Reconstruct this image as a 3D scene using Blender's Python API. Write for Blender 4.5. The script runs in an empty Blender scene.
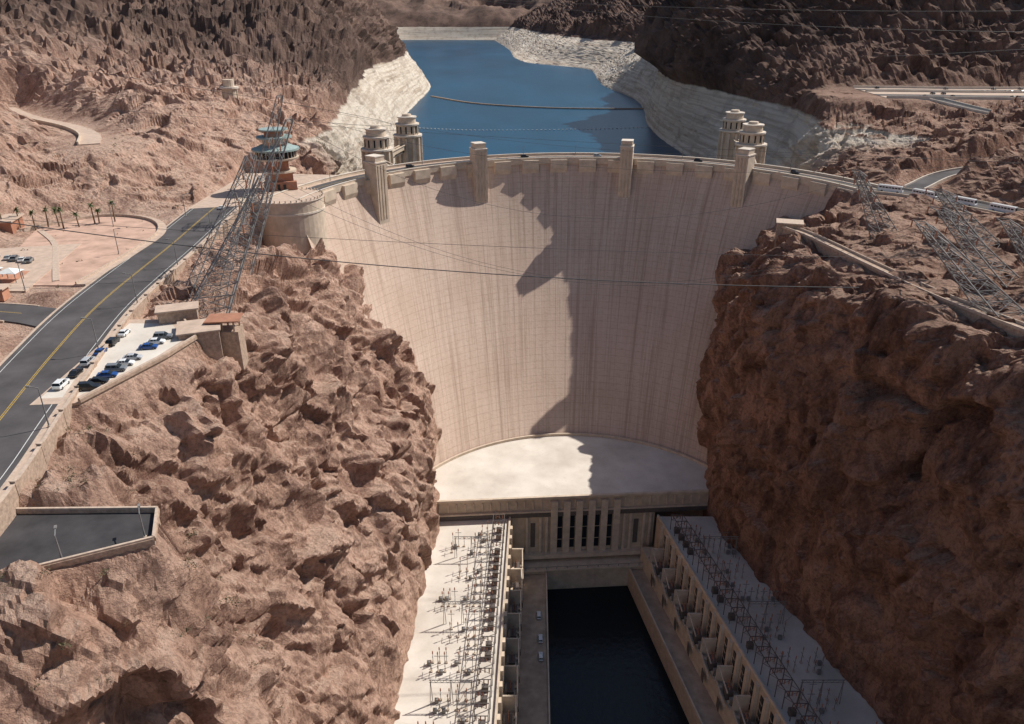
import bpy, math, random
import numpy as np
from mathutils import Vector
random.seed(7); np.random.seed(7)
scene=bpy.context.scene
scene.view_settings.view_transform='Standard'
try: scene.view_settings.look='None'
except Exception: pass
scene.view_settings.exposure=0
D=bpy.data
# ------------------------------------------------------------------ materials
class NT:
    def __init__(s,name):
        s.m=D.materials.new(name); s.m.use_nodes=True; s.t=s.m.node_tree; s.n=s.t.nodes; s.l=s.t.links
        s.b=s.n['Principled BSDF']; s.b.inputs['Roughness'].default_value=.85
        s.b.inputs['Specular IOR Level'].default_value=.25
    def new(s,t,**k):
        x=s.n.new(t)
        for a,v in k.items(): setattr(x,a,v)
        return x
    def set(s,i,v):
        if isinstance(v,bpy.types.NodeSocket): s.l.new(v,i)
        else:
            if isinstance(v,(tuple,list)) and len(v)==3 and i.type=='RGBA': v=(*v,1)
            i.default_value=v
    def math(s,op,a,b=0.0,clamp=False):
        x=s.new('ShaderNodeMath',operation=op,use_clamp=clamp); s.set(x.inputs[0],a); s.set(x.inputs[1],b); return x.outputs[0]
    def mix(s,f,a,b,bt='MIX'):
        x=s.new('ShaderNodeMixRGB',blend_type=bt); s.set(x.inputs[0],f); s.set(x.inputs[1],a); s.set(x.inputs[2],b); return x.outputs[0]
    def noise(s,vec,sc,det=4,rough=.55,dist=0):
        x=s.new('ShaderNodeTexNoise'); s.l.new(vec,x.inputs['Vector']); x.inputs['Scale'].default_value=sc
        x.inputs['Detail'].default_value=det; x.inputs['Roughness'].default_value=rough; x.inputs['Distortion'].default_value=dist
        return x.outputs[0]
    def ramp(s,f,a,b,ca=0.,cb=1.):
        x=s.new('ShaderNodeMapRange'); s.set(x.inputs[0],f); x.inputs[1].default_value=a; x.inputs[2].default_value=b
        x.inputs[3].default_value=ca; x.inputs[4].default_value=cb; x.clamp=True; return x.outputs[0]
    def pos(s): return s.new('ShaderNodeNewGeometry').outputs['Position']
    def scale(s,v,sc):
        x=s.new('ShaderNodeMapping'); s.l.new(v,x.inputs[0]); x.inputs['Scale'].default_value=sc; return x.outputs[0]
    def bump(s,h,st,d):
        x=s.new('ShaderNodeBump'); x.inputs['Strength'].default_value=st; x.inputs['Distance'].default_value=d; s.l.new(h,x.inputs['Height'])
        s.l.new(x.outputs[0],s.b.inputs['Normal'])
    def col(s,c): s.set(s.b.inputs['Base Color'],c)
def plain(name,c,rough=.8,var=.25,sc=.6,metal=0,bump=0):
    k=NT(name); p=k.pos(); n=k.noise(p,sc,5,.6)
    f=k.ramp(n,.3,.7)
    k.col(k.mix(f,tuple(x*(1-var) for x in c),tuple(min(1,x*(1+var*.6)) for x in c)))
    k.b.inputs['Roughness'].default_value=rough; k.b.inputs['Metallic'].default_value=metal
    if bump: k.bump(k.noise(p,sc*4,3),bump,.1)
    return k.m
def rock(name,light,mid,dark,ground):
    k=NT(name); p=k.pos()
    med=k.noise(k.scale(p,(1,1,.5)),.07,6,.72,.6); big=k.noise(p,.016,3,.6,.5); fine=k.noise(p,.9,4,.72)
    c=k.mix(k.ramp(med,.38,.54),dark,mid)
    c=k.mix(k.ramp(big,.41,.57,.1,.95),c,k.mix(k.ramp(med,.36,.53),tuple(x*1.5 for x in dark),light))
    nn=k.new('ShaderNodeTexNoise'); k.l.new(p,nn.inputs['Vector']); nn.inputs['Scale'].default_value=.2; nn.inputs['Detail'].default_value=2
    sc=k.new('ShaderNodeVectorMath',operation='SCALE'); k.l.new(nn.outputs['Color'],sc.inputs[0]); sc.inputs['Scale'].default_value=8
    w=k.new('ShaderNodeVectorMath',operation='ADD'); k.l.new(p,w.inputs[0]); k.l.new(sc.outputs[0],w.inputs[1])
    v=k.new('ShaderNodeTexVoronoi'); k.l.new(k.scale(w.outputs[0],(1,1,.6)),v.inputs['Vector']); v.inputs['Scale'].default_value=.17
    sv=k.new('ShaderNodeSeparateXYZ'); k.l.new(v.outputs['Color'],sv.inputs[0])
    c=k.mix(k.ramp(sv.outputs[0],.2,.9,.34,0),c,dark)
    c=k.mix(k.ramp(sv.outputs[1],.5,1,0,.4),c,tuple(min(1,x*1.15) for x in light))
    st=k.noise(k.scale(p,(.3,.3,.06)),1.0,4,.65,.4)
    c=k.mix(k.ramp(st,.54,.67,0,.55),c,dark)
    g=k.new('ShaderNodeNewGeometry'); sp=k.new('ShaderNodeSeparateXYZ'); k.l.new(g.outputs['Normal'],sp.inputs[0])
    az=k.math('ABSOLUTE',sp.outputs[2])
    c=k.mix(k.math('MULTIPLY',k.ramp(az,.70,.92),k.ramp(med,.40,.56,.25,.85)),c,ground)
    c=k.mix(k.ramp(fine,.34,.52,.5,0),c,tuple(x*.5 for x in dark))
    c=k.mix(k.ramp(fine,.55,.75,0,.3),c,tuple(min(1,x*1.2) for x in light))
    sp2=k.new('ShaderNodeSeparateXYZ'); k.l.new(p,sp2.inputs[0])
    rn=k.noise(p,.02,4,.6)
    zz=k.math('ADD',sp2.outputs[2],k.math('MULTIPLY',k.math('SUBTRACT',rn,.5),7))
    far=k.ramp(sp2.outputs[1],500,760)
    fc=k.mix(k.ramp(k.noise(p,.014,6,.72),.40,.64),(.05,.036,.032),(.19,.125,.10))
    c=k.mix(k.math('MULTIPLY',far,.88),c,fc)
    rz=k.ramp(zz,9,10.5,1,0); ry=k.ramp(sp2.outputs[1],440,470)
    bands=k.noise(k.scale(p,(.08,.08,4)),.07,5,.65)
    rc=k.mix(k.ramp(bands,.38,.58),(.50,.41,.32),(.74,.66,.55))
    rc=k.mix(k.ramp(k.noise(p,.05,5,.7),.5,.66,0,.5),rc,(.32,.24,.18))
    c=k.mix(k.math('MULTIPLY',k.math('MULTIPLY',rz,ry),.95),c,rc)
    k.col(c); k.b.inputs['Roughness'].default_value=.95; k.b.inputs['Specular IOR Level'].default_value=.1
    k.bump(k.noise(p,.5,6,.78),1.0,1.9)
    return k.m
M={}
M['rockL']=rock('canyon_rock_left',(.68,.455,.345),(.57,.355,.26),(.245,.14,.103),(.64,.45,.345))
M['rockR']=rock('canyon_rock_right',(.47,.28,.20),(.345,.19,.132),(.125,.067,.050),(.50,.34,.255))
M['conc']=plain('concrete',(.54,.43,.32),.85,.25,.25,bump=.2)
M['concw']=plain('pale_roof_concrete',(.66,.58,.49),.85,.18,.12)
M['conct']=plain('tower_concrete',(.60,.49,.38),.85,.2,.3)
def roofm():
    k=NT('weathered_roof_slab'); p=k.pos(); c=k.mix(k.ramp(k.noise(p,.05,6,.7),.35,.62),(.54,.48,.41),(.72,.66,.58))
    c=k.mix(k.ramp(k.noise(p,.4,5,.7),.55,.72,0,.4),c,(.40,.33,.27)); k.col(c); return k.m
M['roofc']=roofm()
M['stone']=plain('stone_wall',(.44,.32,.24),.9,.35,1.2,bump=.5)
M['cap']=plain('stone_coping',(.54,.42,.33),.9,.25,1.2)
M['asph']=plain('asphalt',(.095,.087,.087),.9,.35,.1)
M['asphd']=plain('dark_asphalt',(.06,.056,.058),.9,.35,.2)
M['pave']=plain('pavement',(.54,.41,.32),.9,.2,.4)
M['white']=plain('white_paint',(.75,.75,.72),.6,.1,2)
M['yel']=plain('yellow_paint',(.50,.33,.07),.7,.4,2)
M['steel']=plain('galvanised_steel',(.24,.23,.22),.55,.2,1,metal=.1)
M['dsteel']=plain('dark_steel',(.13,.11,.10),.6,.2,1,metal=.1)
M['glassd']=plain('dark_window_glass',(.02,.025,.03),.12,.1,1)
M['brown']=plain('terracotta_wall',(.40,.19,.12),.8,.2,.4)
M['teal']=plain('copper_roof',(.30,.38,.36),.6,.2,.6)
M['tyre']=plain('tyre_rubber',(.02,.02,.02),.8,.1,3)
M['leaf']=plain('palm_leaf',(.07,.10,.03),.7,.4,2)
M['scrub']=plain('scrub_leaf',(.12,.11,.06),.8,.4,2)
M['trunk']=plain('palm_trunk',(.20,.14,.09),.9,.3,2)
M['terr']=plain('terracotta_paving',(.50,.25,.16),.9,.2,.5)
M['gravel']=plain('pink_gravel',(.56,.37,.28),.95,.3,.15,bump=.3)
M['cable']=plain('cable_steel',(.09,.09,.09),.5,.1,1)
M['brownc']=plain('quay_paving',(.42,.32,.24),.9,.3,.2)
def paint(n,c):
    k=NT(n); k.col(c); k.b.inputs['Roughness'].default_value=.25; k.b.inputs['Coat Weight'].default_value=.6; return k.m
CP={n:paint('car_paint_'+n,c) for n,c in dict(white=(.75,.75,.74),black=(.015,.015,.018),blue=(.02,.07,.24),grey=(.18,.19,.2),silver=(.45,.46,.47),red=(.35,.03,.03)).items()}
def dammat():
    k=NT('dam_face_concrete'); uv=k.new('ShaderNodeUVMap').outputs[0]; p=k.pos()
    br=k.new('ShaderNodeTexBrick'); br.offset=0; k.l.new(uv,br.inputs['Vector']); br.inputs['Scale'].default_value=1
    br.inputs['Brick Width'].default_value=15.2; br.inputs['Row Height'].default_value=3; br.inputs['Mortar Size'].default_value=.10; br.inputs['Mortar Smooth'].default_value=.6
    br.inputs['Color1'].default_value=(.53,.53,.53,1); br.inputs['Color2'].default_value=(.47,.47,.47,1); br.inputs['Bias'].default_value=0
    base=k.mix(k.ramp(k.noise(p,.03,5,.6),.3,.7),(.53,.39,.30),(.62,.48,.385))
    base=k.mix(.25,base,br.outputs['Color'],'OVERLAY')
    st=k.noise(k.scale(uv,(.26,.008,1)),1,7,.75,.2)
    base=k.mix(k.ramp(st,.49,.64,0,.7),base,(.34,.235,.175))
    st2=k.noise(k.scale(uv,(1.2,.03,1)),1,5,.7)
    base=k.mix(k.ramp(st2,.52,.72,0,.45),base,(.74,.64,.53))
    sp=k.noise(k.scale(uv,(.25,.9,1)),1,5,.78)
    base=k.mix(k.ramp(sp,.50,.68,0,.38),base,(.33,.23,.17))
    m=k.math('MULTIPLY',br.outputs['Fac'],k.ramp(k.noise(k.scale(uv,(.12,.6,1)),1,5,.75),.45,.64,0,.38))
    base=k.mix(m,base,(.24,.16,.115))
    sx=k.new('ShaderNodeSeparateXYZ'); k.l.new(uv,sx.inputs[0]); fr=k.math('FRACT',k.math('DIVIDE',sx.outputs[0],7.6))
    jo=k.math('MULTIPLY',k.ramp(k.math('ABSOLUTE',k.math('SUBTRACT',fr,.5)),.474,.497,0,.62),k.ramp(k.noise(k.scale(uv,(.3,.02,1)),1,4,.7),.38,.6,.15,1))
    base=k.mix(jo,base,(.24,.16,.115))
    k.col(base); k.bump(k.noise(p,.8,4),.3,.3)
    return k.m
M['dam']=dammat()
def water(name,c,rough,bs,spec):
    k=NT(name); p=k.pos(); k.col(k.mix(k.ramp(k.noise(k.scale(p,(1,.35,1)),.007,6,.68),.35,.65),tuple(x*.75 for x in c),tuple(x*1.3 for x in c)))
    k.b.inputs['Roughness'].default_value=rough; k.b.inputs['Specular IOR Level'].default_value=spec
    k.bump(k.noise(p,bs,5,.6),.6,.35); return k.m
M['lake']=water('lake_water',(.006,.052,.10),.3,.12,.14)
M['river']=water('river_water',(.007,.011,.014),.15,.35,.25)
# ------------------------------------------------------------------ mesh builder
class MB:
    def __init__(s): s.v=[]; s.f=[]; s.mi=[]; s.mats=[]
    def mat(s,m):
        if m not in s.mats: s.mats.append(m)
        return s.mats.index(m)
    def add(s,vs,fs,m):
        o=len(s.v); s.v+= [tuple(a) for a in vs]; i=s.mat(m)
        for f in fs: s.f.append(tuple(o+j for j in f)); s.mi.append(i)
    def prism(s,poly,z0,z1,m,top=None):
        n=len(poly); vs=[(x,y,z0) for x,y in poly]+[(x,y,z1) for x,y in poly]
        s.add(vs,[(i,(i+1)%n,n+(i+1)%n,n+i) for i in range(n)]+[tuple(range(n-1,-1,-1))],m)
        s.add(vs[n:],[tuple(range(n))],top or m)
    def box(s,cx,cy,z0,z1,w,d,m,rot=0,taper=1):
        c,q=math.cos(rot),math.sin(rot); vs=[]
        for z,t in((z0,1),(z1,taper)):
            for a,b in((-1,-1),(1,-1),(1,1),(-1,1)):
                x,y=a*w/2*t,b*d/2*t; vs.append((cx+x*c-y*q,cy+x*q+y*c,z))
        s.add(vs,[(0,3,2,1),(4,5,6,7),(0,1,5,4),(1,2,6,5),(2,3,7,6),(3,0,4,7)],m)
    def beam(s,p,q,t,m,t2=None):
        p=Vector(p);q=Vector(q);d=(q-p)
        if d.length<1e-6:return
        d.normalize(); u=d.cross(Vector((0,0,1)))
        if u.length<1e-3:u=Vector((1,0,0))
        u.normalize(); w=d.cross(u); t2=t2 or t; vs=[]
        for c,e in((p,t),(q,t2)):
            for a,b in((-1,-1),(1,-1),(1,1),(-1,1)): vs.append(c+u*a*e/2+w*b*e/2)
        s.add(vs,[(0,3,2,1),(4,5,6,7),(0,1,5,4),(1,2,6,5),(2,3,7,6),(3,0,4,7)],m)
    def cyl(s,cx,cy,z0,z1,r0,r1,m,n=24,cap=None):
        vs=[(cx+r0*math.cos(6.28318*i/n),cy+r0*math.sin(6.28318*i/n),z0) for i in range(n)]+[(cx+r1*math.cos(6.28318*i/n),cy+r1*math.sin(6.28318*i/n),z1) for i in range(n)]
        s.add(vs,[(i,(i+1)%n,n+(i+1)%n,n+i) for i in range(n)]+[tuple(range(n-1,-1,-1))],m)
        s.add(vs[n:],[tuple(range(n))],cap or m)
    def build(s,name,parent=None):
        me=D.meshes.new(name); me.from_pydata(s.v,[],s.f)
        for m in s.mats: me.materials.append(m)
        me.polygons.foreach_set('material_index',s.mi); me.update()
        o=D.objects.new(name,me); scene.collection.objects.link(o)
        if parent:o.parent=parent
        return o
def empty(name):
    o=D.objects.new(name,None); scene.collection.objects.link(o); o.empty_display_size=1; return o
def grid_mesh(name,P,mat,uv=None,smooth=True,flip=False):
    nu,nv=P.shape[:2]; me=D.meshes.new(name); me.vertices.add(nu*nv); me.vertices.foreach_set('co',P.reshape(-1).astype(np.float32))
    I=np.arange(nu*nv).reshape(nu,nv); q=np.stack([I[:-1,:-1],I[1:,:-1],I[1:,1:],I[:-1,1:]],-1).reshape(-1,4)
    if flip:q=q[:,::-1]
    n=len(q); me.loops.add(n*4); me.loops.foreach_set('vertex_index',q.reshape(-1).astype(np.int32))
    me.polygons.add(n); me.polygons.foreach_set('loop_start',np.arange(0,n*4,4,dtype=np.int32))
    try: me.polygons.foreach_set('loop_total',np.full(n,4,dtype=np.int32))
    except Exception: pass
    if uv is not None:
        l=me.uv_layers.new(name='UVMap'); l.data.foreach_set('uv',uv.reshape(-1,2)[q.reshape(-1)].reshape(-1).astype(np.float32))
    me.update(calc_edges=True); me.validate(); me.materials.append(mat)
    me.polygons.foreach_set('use_smooth',np.full(len(me.polygons),smooth)); 
    o=D.objects.new(name,me); scene.collection.objects.link(o); return o
# ------------------------------------------------------------------ noise
def h3(x,y,z,s):
    with np.errstate(over='ignore'):
        h=(x.astype(np.int64)*374761393+y.astype(np.int64)*668265263+z.astype(np.int64)*1440662683+s*362437)&0xffffffff
        h=((h^(h>>13))*1274126177)&0xffffffff; h=h^(h>>16); h=(h*2246822519)&0xffffffff; h=h^(h>>15)
    return h/4294967296.0
def vn(P,s=0,lin=False):
    f=np.floor(P); t=P-f
    if not lin: t=t*t*t*(t*(t*6-15)+10)
    i=f.astype(np.int64); x,y,z=i[...,0],i[...,1],i[...,2]; r=0
    for a in(0,1):
        for b in(0,1):
            for c in(0,1):
                w=(t[...,0] if a else 1-t[...,0])*(t[...,1] if b else 1-t[...,1])*(t[...,2] if c else 1-t[...,2])
                r=r+w*h3(x+a,y+b,z+c,s)
    return r*2-1
R3=np.array([[.36,.48,-.8],[-.8,.6,0],[.48,.64,.6]])
def fbm(P,o=5,g=.5,s=0,ridged=False,lin=False):
    r=0;a=1;t=0
    for k in range(o):
        n=vn(P,s+k,lin); n=1-2*np.abs(n) if ridged else n
        r=r+a*n; t+=a; a*=g; P=(P@R3)*2.03+5.7
    return r/t
def facet(P,s=0,step=.5,tilt=1.6,sharp=26.):
    # rock faces: every cell is a tilted plane, neighbouring planes meet in a narrow bevel
    f=np.floor(P).astype(np.int64); W=np.zeros(P.shape[:-1])+1e-12; out=np.zeros(P.shape[:-1])
    for a in(-1,0,1):
        for b in(-1,0,1):
            for c in(-1,0,1):
                x,y,z=f[...,0]+a,f[...,1]+b,f[...,2]+c
                dx=x+h3(x,y,z,s)-P[...,0];dy=y+h3(x,y,z,s+1)-P[...,1];dz=z+h3(x,y,z,s+2)-P[...,2]
                w=np.exp(-sharp*(dx*dx+dy*dy+dz*dz))
                val=(h3(x,y,z,s+3)-.5)*step+tilt*(dx*(h3(x,y,z,s+4)-.5)+dy*(h3(x,y,z,s+5)-.5)+dz*(h3(x,y,z,s+6)-.5))
                out+=w*val; W+=w
    return out/W
# ------------------------------------------------------------------ paths
def crp(pts,step=4):
    pts=[np.array(p,float) for p in pts]; P=[2*pts[0]-pts[1]]+pts+[2*pts[-1]-pts[-2]]; out=[]
    for i in range(1,len(P)-2):
        n=max(2,int(np.linalg.norm(P[i+1]-P[i])/step))
        for k in range(n):
            t=k/n; a,b,c,d=P[i-1:i+3]
            out.append(.5*((2*b)+(-a+c)*t+(2*a-5*b+4*c-d)*t*t+(-a+3*b-3*c+d)*t**3))
    out.append(pts[-1]); return np.array(out)
def offs(path,o):
    t=np.gradient(path[:,:2],axis=0); t/=np.linalg.norm(t,axis=1)[:,None]+1e-9
    n=np.stack([t[:,1],-t[:,0]],1); r=path.copy(); r[:,:2]=path[:,:2]+n*o; return r
def strip(mb,path,o1,o2,z0,z1,m,a=0,b=None):
    L=offs(path,o1)[a:b]; R=offs(path,o2)[a:b]; n=len(L); pz=path[a:b,2] if path.shape[1]>2 else np.zeros(n); vs=[]
    for i in range(n):
        vs+=[(L[i,0],L[i,1],pz[i]+z0),(R[i,0],R[i,1],pz[i]+z0),(R[i,0],R[i,1],pz[i]+z1),(L[i,0],L[i,1],pz[i]+z1)]
    fs=[(0,1,2,3),(4*n-4,4*n-1,4*n-2,4*n-3)]
    for i in range(n-1):
        o=4*i
        for j in range(4): fs.append((o+j,o+4+j,o+4+(j+1)%4,o+(j+1)%4))
    mb.add(vs,fs,m)
roadL=crp([(-122,10),(-108,50),(-102,80),(-100.5,100),(-103,118),(-108,140),(-116,177),(-122,214),(-126,273),(-131,335),(-130,365),(-121,388),(-104,396)])
roadR=crp([(168,374),(186,364),(202,343),(219,316),(245,275),(280,225)])
sideR=crp([(-122,196),(-140,203),(-165,205),(-200,196),(-250,185)])
upperL=crp([(-330,520),(-285,470),(-240,430),(-215,400),(-200,370)])
upR=crp([(262,590),(300,586),(340,580),(400,580),(520,590)])
climbR=crp([(196,372,0),(222,392,3),(262,404,7),(300,430,12),(318,470,17),(300,510,21),(290,548,24)])
park=[(-105.5,147),(-107,198),(-92,198),(-83,184),(-86,172),(-95,148)]
plaza=[(-142,330),(-119,336),(-118,360),(-90,362),(-84,405),(-142,412)]
cplaza=[(-150,222),(-205,222),(-215,262),(-160,275)]
terrace=[(-64,113.5),(-61,105),(-80,96),(-98,93),(-93,113)]
garden=[(-136,228),(-135,262),(-137,292),(-150,312),(-172,318),(-190,300),(-178,262),(-152,228)]
def polydist(X,Y,poly):
    inside=np.zeros(X.shape,bool); d=np.full(X.shape,1e9); n=len(poly)
    for i in range(n):
        x1,y1=poly[i];x2,y2=poly[(i+1)%n]
        c=((y1>Y)!=(y2>Y))&(X<(x2-x1)*(Y-y1)/((y2-y1) if y2!=y1 else 1e-9)+x1); inside^=c
        L=(x2-x1)**2+(y2-y1)**2; t=np.clip(((X-x1)*(x2-x1)+(Y-y1)*(y2-y1))/L,0,1)
        d=np.minimum(d,np.hypot(X-x1-t*(x2-x1),Y-y1-t*(y2-y1)))
    return np.where(inside,0,d)
def linedist(X,Y,path):
    d=np.full(X.shape,1e9)
    for i in range(len(path)-1):
        x1,y1=path[i][:2];x2,y2=path[i+1][:2]; L=(x2-x1)**2+(y2-y1)**2+1e-9
        t=np.clip(((X-x1)*(x2-x1)+(Y-y1)*(y2-y1))/L,0,1); d=np.minimum(d,np.hypot(X-x1-t*(x2-x1),Y-y1-t*(y2-y1)))
    return d
def nearz(X,Y,path):
    d=np.full(X.shape,1e18); z=np.zeros(X.shape)
    for p in path:
        e=(X-p[0])**2+(Y-p[1])**2; m=e<d; d=np.where(m,e,d); z=np.where(m,p[2],z)
    return z
FL=[('p',[(-113,316),(-96,316),(-86,345),(-112,348)],0,-23,7),('p',garden,0,-.7,22),('l',roadL[::2],10.2,-.5,4),('p',park,0,-.5,3),('p',plaza,0,-.5,3),('p',cplaza,0,-.5,12),('l',sideR[::2],7,-.5,8),('p',terrace,0,-4.6,2.5),('l',upperL[::2],5,21,30)]
FR=[('l',roadR[::2],8,-.5,5),('l',upR[::2],40,24.3,20),('q',climbR,6,-.6,9)]
# ------------------------------------------------------------------ terrain
def st(y,xs,zs): return [(x,y,z) for x,z in zip(xs,zs)]
L=[
st(10,[-52,-50,-54,-58,-62,-72,-106,-130,-200,-500],[-185,-140,-105,-75,-55,-38,-22,-6,25,120]),
st(72,[-48,-47,-52,-56,-62,-72,-98,-130,-210,-500],[-185,-140,-100,-66,-44,-28,-8,0,20,110]),
st(104,[-46,-45,-50,-55,-59,-65,-106,-140,-220,-500],[-185,-140,-95,-55,-28,-9,-1,3,20,110]),
st(140,[-42,-43,-54,-68,-80,-92,-120,-150,-225,-500],[-185,-140,-95,-50,-22,-7,0,3,20,110]),
st(180,[-39,-41,-54,-66,-76,-85,-128,-160,-230,-500],[-185,-140,-95,-50,-20,-4,0,3,20,110]),
st(240,[-38,-39,-48,-64,-78,-90,-138,-175,-250,-520],[-185,-140,-95,-50,-22,-5,0,2,16,110]),
st(300,[-35,-35,-42,-64,-84,-103,-145,-185,-260,-540],[-185,-140,-95,-50,-22,-9,0,3,20,110]),
[(-33,306,-185),(-35,308,-135),(-49,337,-100),(-84,368,-50),(-97,362,-24),(-113,350,-3),(-150,350,1),(-190,352,6),(-262,360,26),(-560,380,110)],
[(-60,400,-185),(-70,402,-140),(-85,406,-90),(-100,410,-50),(-110,408,-20),(-120,404,-4),(-148,405,8),(-188,410,24),(-265,420,32),(-560,440,115)],
st(455,[-86,-93,-98,-104,-112,-124,-150,-190,-270,-560],[-64,-48,-34,-18,-4,8,22,32,36,110]),
st(620,[-95,-100,-108,-118,-130,-150,-190,-260,-380,-700],[-64,-48,-30,-12,5,18,28,36,50,130]),
st(850,[-118,-125,-135,-150,-170,-200,-250,-330,-450,-850],[-64,-50,-28,-8,8,28,45,62,85,190]),
st(1030,[-137,-146,-160,-182,-205,-240,-290,-360,-480,-900],[-62,-50,-25,-2,20,48,75,105,140,260]),
st(1460,[-140,-150,-168,-188,-212,-250,-310,-400,-550,-1100],[-62,-50,-20,8,45,90,135,180,230,350]),
st(2200,[-310,-322,-350,-390,-430,-480,-560,-700,-900,-1500],[-62,-50,-20,10,60,110,170,220,280,400]),
st(3100,[-405,-420,-450,-490,-540,-600,-680,-800,-1000,-1700],[-62,-50,-20,10,60,110,170,220,280,400]),
st(4500,[-600,-620,-660,-700,-740,-800,-900,-1000,-1300,-2200],[-62,-50,-20,10,60,110,170,220,300,420])]
R=[
st(10,[150,152,156,160,166,176,205,240,320,600],[-185,-140,-95,-50,-20,-8,-3,5,30,120]),
st(100,[138,140,144,148,152,160,190,230,320,600],[-185,-140,-95,-50,-20,-8,-2,8,40,130]),
st(182,[123,125,129,132,135,141,163,200,300,600],[-185,-140,-95,-50,-22,-9,-3,4,36,130]),
st(241,[108,110,113,112,113,118,146,190,290,600],[-185,-140,-95,-50,-25,-11,-4,3,30,130]),
st(290,[97,98,99,100,103,111,150,200,290,600],[-185,-140,-95,-52,-28,-13,-4,1,22,130]),
[(95,305,-185),(96,308,-135),(105,352,-97),(122,388,-55),(141,395,-34),(165,376,-12),(185,365,-1),(222,340,2),(290,335,22),(600,340,120)],
[(120,410,-185),(128,418,-140),(138,425,-90),(150,428,-50),(160,424,-25),(174,416,-6),(196,402,3),(232,392,12),(300,390,24),(600,400,120)],
st(470,[158,166,173,180,188,202,232,275,340,650],[-64,-48,-30,-15,-4,2,8,16,30,120]),
st(620,[175,185,198,212,226,245,290,370,430,800],[-64,-48,-25,-5,12,22,25,27,36,150]),
st(760,[165,172,184,198,212,235,280,350,450,850],[-62,-50,-22,4,24,38,52,70,100,220]),
st(900,[160,166,173,182,192,217,242,292,420,900],[-62,-50,-20,10,35,65,100,140,190,300]),
st(1287,[192,200,214,234,264,310,360,450,600,1100],[-62,-50,-28,2,25,50,90,130,180,300]),
st(1565,[168,176,200,232,285,350,420,520,700,1200],[-62,-50,-30,-4,18,45,85,130,190,310]),
st(1983,[186,194,225,265,320,390,480,600,800,1400],[-62,-50,-35,-10,15,50,90,140,210,330]),
st(2316,[30,37,90,160,250,350,480,650,900,1500],[-62,-50,-42,-15,10,50,100,160,240,350]),
st(3100,[-20,-10,30,100,200,330,500,700,1000,1700],[-62,-50,-30,0,40,90,150,220,300,420]),
st(4500,[-120,-112,-60,40,200,400,650,900,1300,2200],[-62,-50,-20,30,90,150,220,280,350,450])]
WN=np.array([.2,.25,.9,1,1,.8,.35,.55,.8,1.]); 
def hermite(t0,P,t):
    P=np.asarray(P,float); m=np.zeros_like(P); ex=(...,)+(None,)*(P.ndim-1); h=(t0[1:]-t0[:-1])[ex]; d=(P[1:]-P[:-1])/h
    m[1:-1]=(d[:-1]*h[1:]+d[1:]*h[:-1])/(h[1:]+h[:-1]); m[0]=d[0]; m[-1]=d[-1]
    same=(d[:-1]*d[1:])>0; lim=3*np.minimum(np.abs(d[:-1]),np.abs(d[1:])); m[1:-1]=np.where(same,np.clip(m[1:-1],-lim,lim),0)
    i=np.clip(np.searchsorted(t0,t,side='right')-1,0,len(t0)-2); hh=(t0[i+1]-t0[i]); s=((t-t0[i])/hh)[ex]; hh=hh[ex]
    return (2*s**3-3*s**2+1)*P[i]+(s**3-2*s**2+s)*hh*m[i]+(-2*s**3+3*s**2)*P[i+1]+(s**3-s**2)*hh*m[i+1]
SPREAD=[]
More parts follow.
